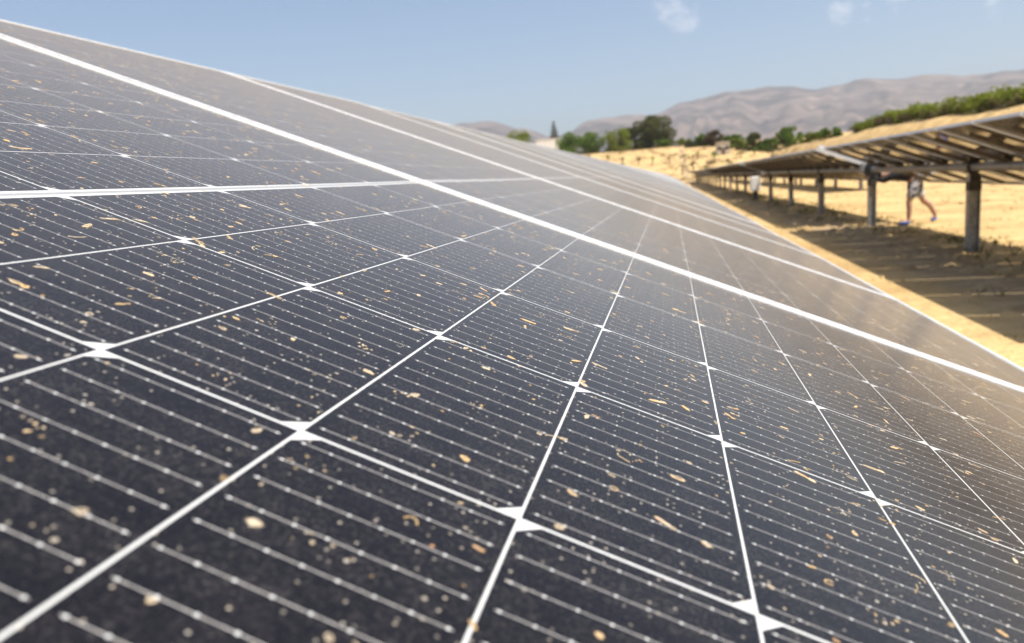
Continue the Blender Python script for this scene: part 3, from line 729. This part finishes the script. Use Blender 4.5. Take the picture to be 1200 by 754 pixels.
M['scrub'] = leaf_mat('dry_scrub', (0.12, 0.085, 0.035), (0.20, 0.15, 0.05))
tufts('scrub', pts, M['scrub'], 0.11, r, 18)
pts = [(r.uniform(2.0, 24), r.uniform(4, 90), r.uniform(0.4, 1.1)) for _ in range(900)]
M['straw'] = noisy('dry_straw', (0.40, 0.30, 0.13), (0.58, 0.44, 0.22), 5, 0.9)
tufts('dry_grass', pts, M['straw'], 0.11, r, 12)
mb = MB()
for _ in range(1500):
    x, y = r.uniform(1.4, 14), 4 + 50 * r.random() ** 1.6; s_ = r.uniform(0.012, 0.05) * (1.6 if r.random() < 0.1 else 1); z = terrain(x, y)
    vv = [Vector((x + a * s_ * r.uniform(.7, 1.2), y + b_ * s_ * r.uniform(.7, 1.2), z + c_ * s_ * 0.7)) for a, b_, c_ in ((1, 0, 0), (0, 1, 0), (-1, 0, 0), (0, -1, 0), (0, 0, 1))]
    mb.add(vv, [(0, 1, 4), (1, 2, 4), (2, 3, 4), (3, 0, 4)])

for _ in range(520):
    x, y = max(3.3, r.gauss(4.3, 0.9)), 5 + 36 * r.random() ** 1.4; s_ = r.uniform(0.04, 0.12); z = terrain(x, y)
    rg = [Vector((x + math.cos(k * 0.8976) * s_ * r.uniform(.7, 1.3), y + math.sin(k * 0.8976) * s_ * r.uniform(.7, 1.3), z - 0.01)) for k in range(7)]
    tp = [Vector((x + (q_.x - x) * 0.5, y + (q_.y - y) * 0.5, z + s_ * r.uniform(0.25, 0.5))) for q_ in rg]
    mb.add(rg + tp + [Vector((x, y, z + s_ * 0.5))], [(k, (k + 1) % 7, 7 + (k + 1) % 7, 7 + k) for k in range(7)] + [(7 + k, 7 + (k + 1) % 7, 14) for k in range(7)])
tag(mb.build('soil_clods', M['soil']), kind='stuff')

# ------------------------------------------------------------------ far buildings
M['plaster'] = noisy('white_plaster', (0.70, 0.67, 0.61), (0.80, 0.78, 0.73), 1.2, 0.9)
M['stone'] = noisy('pale_stone', (0.42, 0.36, 0.28), (0.55, 0.48, 0.38), 1.5, 0.9)
M['roof'] = noisy('clay_roof', (0.32, 0.15, 0.09), (0.42, 0.22, 0.13), 3, 0.9)
M['dark'] = noisy('dark_glass', (0.03, 0.035, 0.04), (0.06, 0.065, 0.07), 3, 0.2)
def house(px0, px1, ptop, Y, mat, label, name, roof=False, depth=6):
    a, b_ = at(px0, ptop, Y), at(px1, ptop, Y); cx = (a.x + b_.x) / 2; w2 = (b_.x - a.x) / 2; z0 = terrain(cx, Y) - 0.4; h = a.z - z0
    o = tag(empty(name, (cx, Y, z0)), label, 'house' if roof else 'hut')
    mb = MB(); mb.box(-w2, w2, 0, depth, 0, h); mb.build('wall', mat, o)
    mb = MB()
    if roof:
        e = 0.35; mb.add([(-w2 - e, -e, h + 0.004), (w2 + e, -e, h + 0.004), (w2 + e, depth + e, h + 0.004), (-w2 - e, depth + e, h + 0.004), (-w2 - e, depth / 2, h + 1.3), (w2 + e, depth / 2, h + 1.3)],
                         [(0, 1, 5, 4), (2, 3, 4, 5), (1, 2, 5), (3, 0, 4), (0, 3, 2, 1)])
    else: mb.box(-w2 - 0.15, w2 + 0.15, -0.15, depth + 0.15, h + 0.003, h + 0.22)
    mb.build('roof', M['roof'] if roof else mat, o)
    mb = MB(); mb.box(-0.5, 0.5, -0.05, -0.003, 0.4, 2.5); mb.build('door', M['bark'], o)
    for s_ in (-0.62, 0.62):
        mb = MB(); mb.box(s_ * w2 - 0.45, s_ * w2 + 0.45, -0.04, -0.003, h * 0.5, h * 0.5 + 1.0); mb.build('window', M['dark'], o)
house(628, 655, 165, 300, M['plaster'], 'small flat-roofed white house between the low tree and the green tree', 'white_house', False)
house(840, 855, 168, 205, M['stone'], 'pale stone hut standing on the terraces right of the brown tree', 'stone_hut')
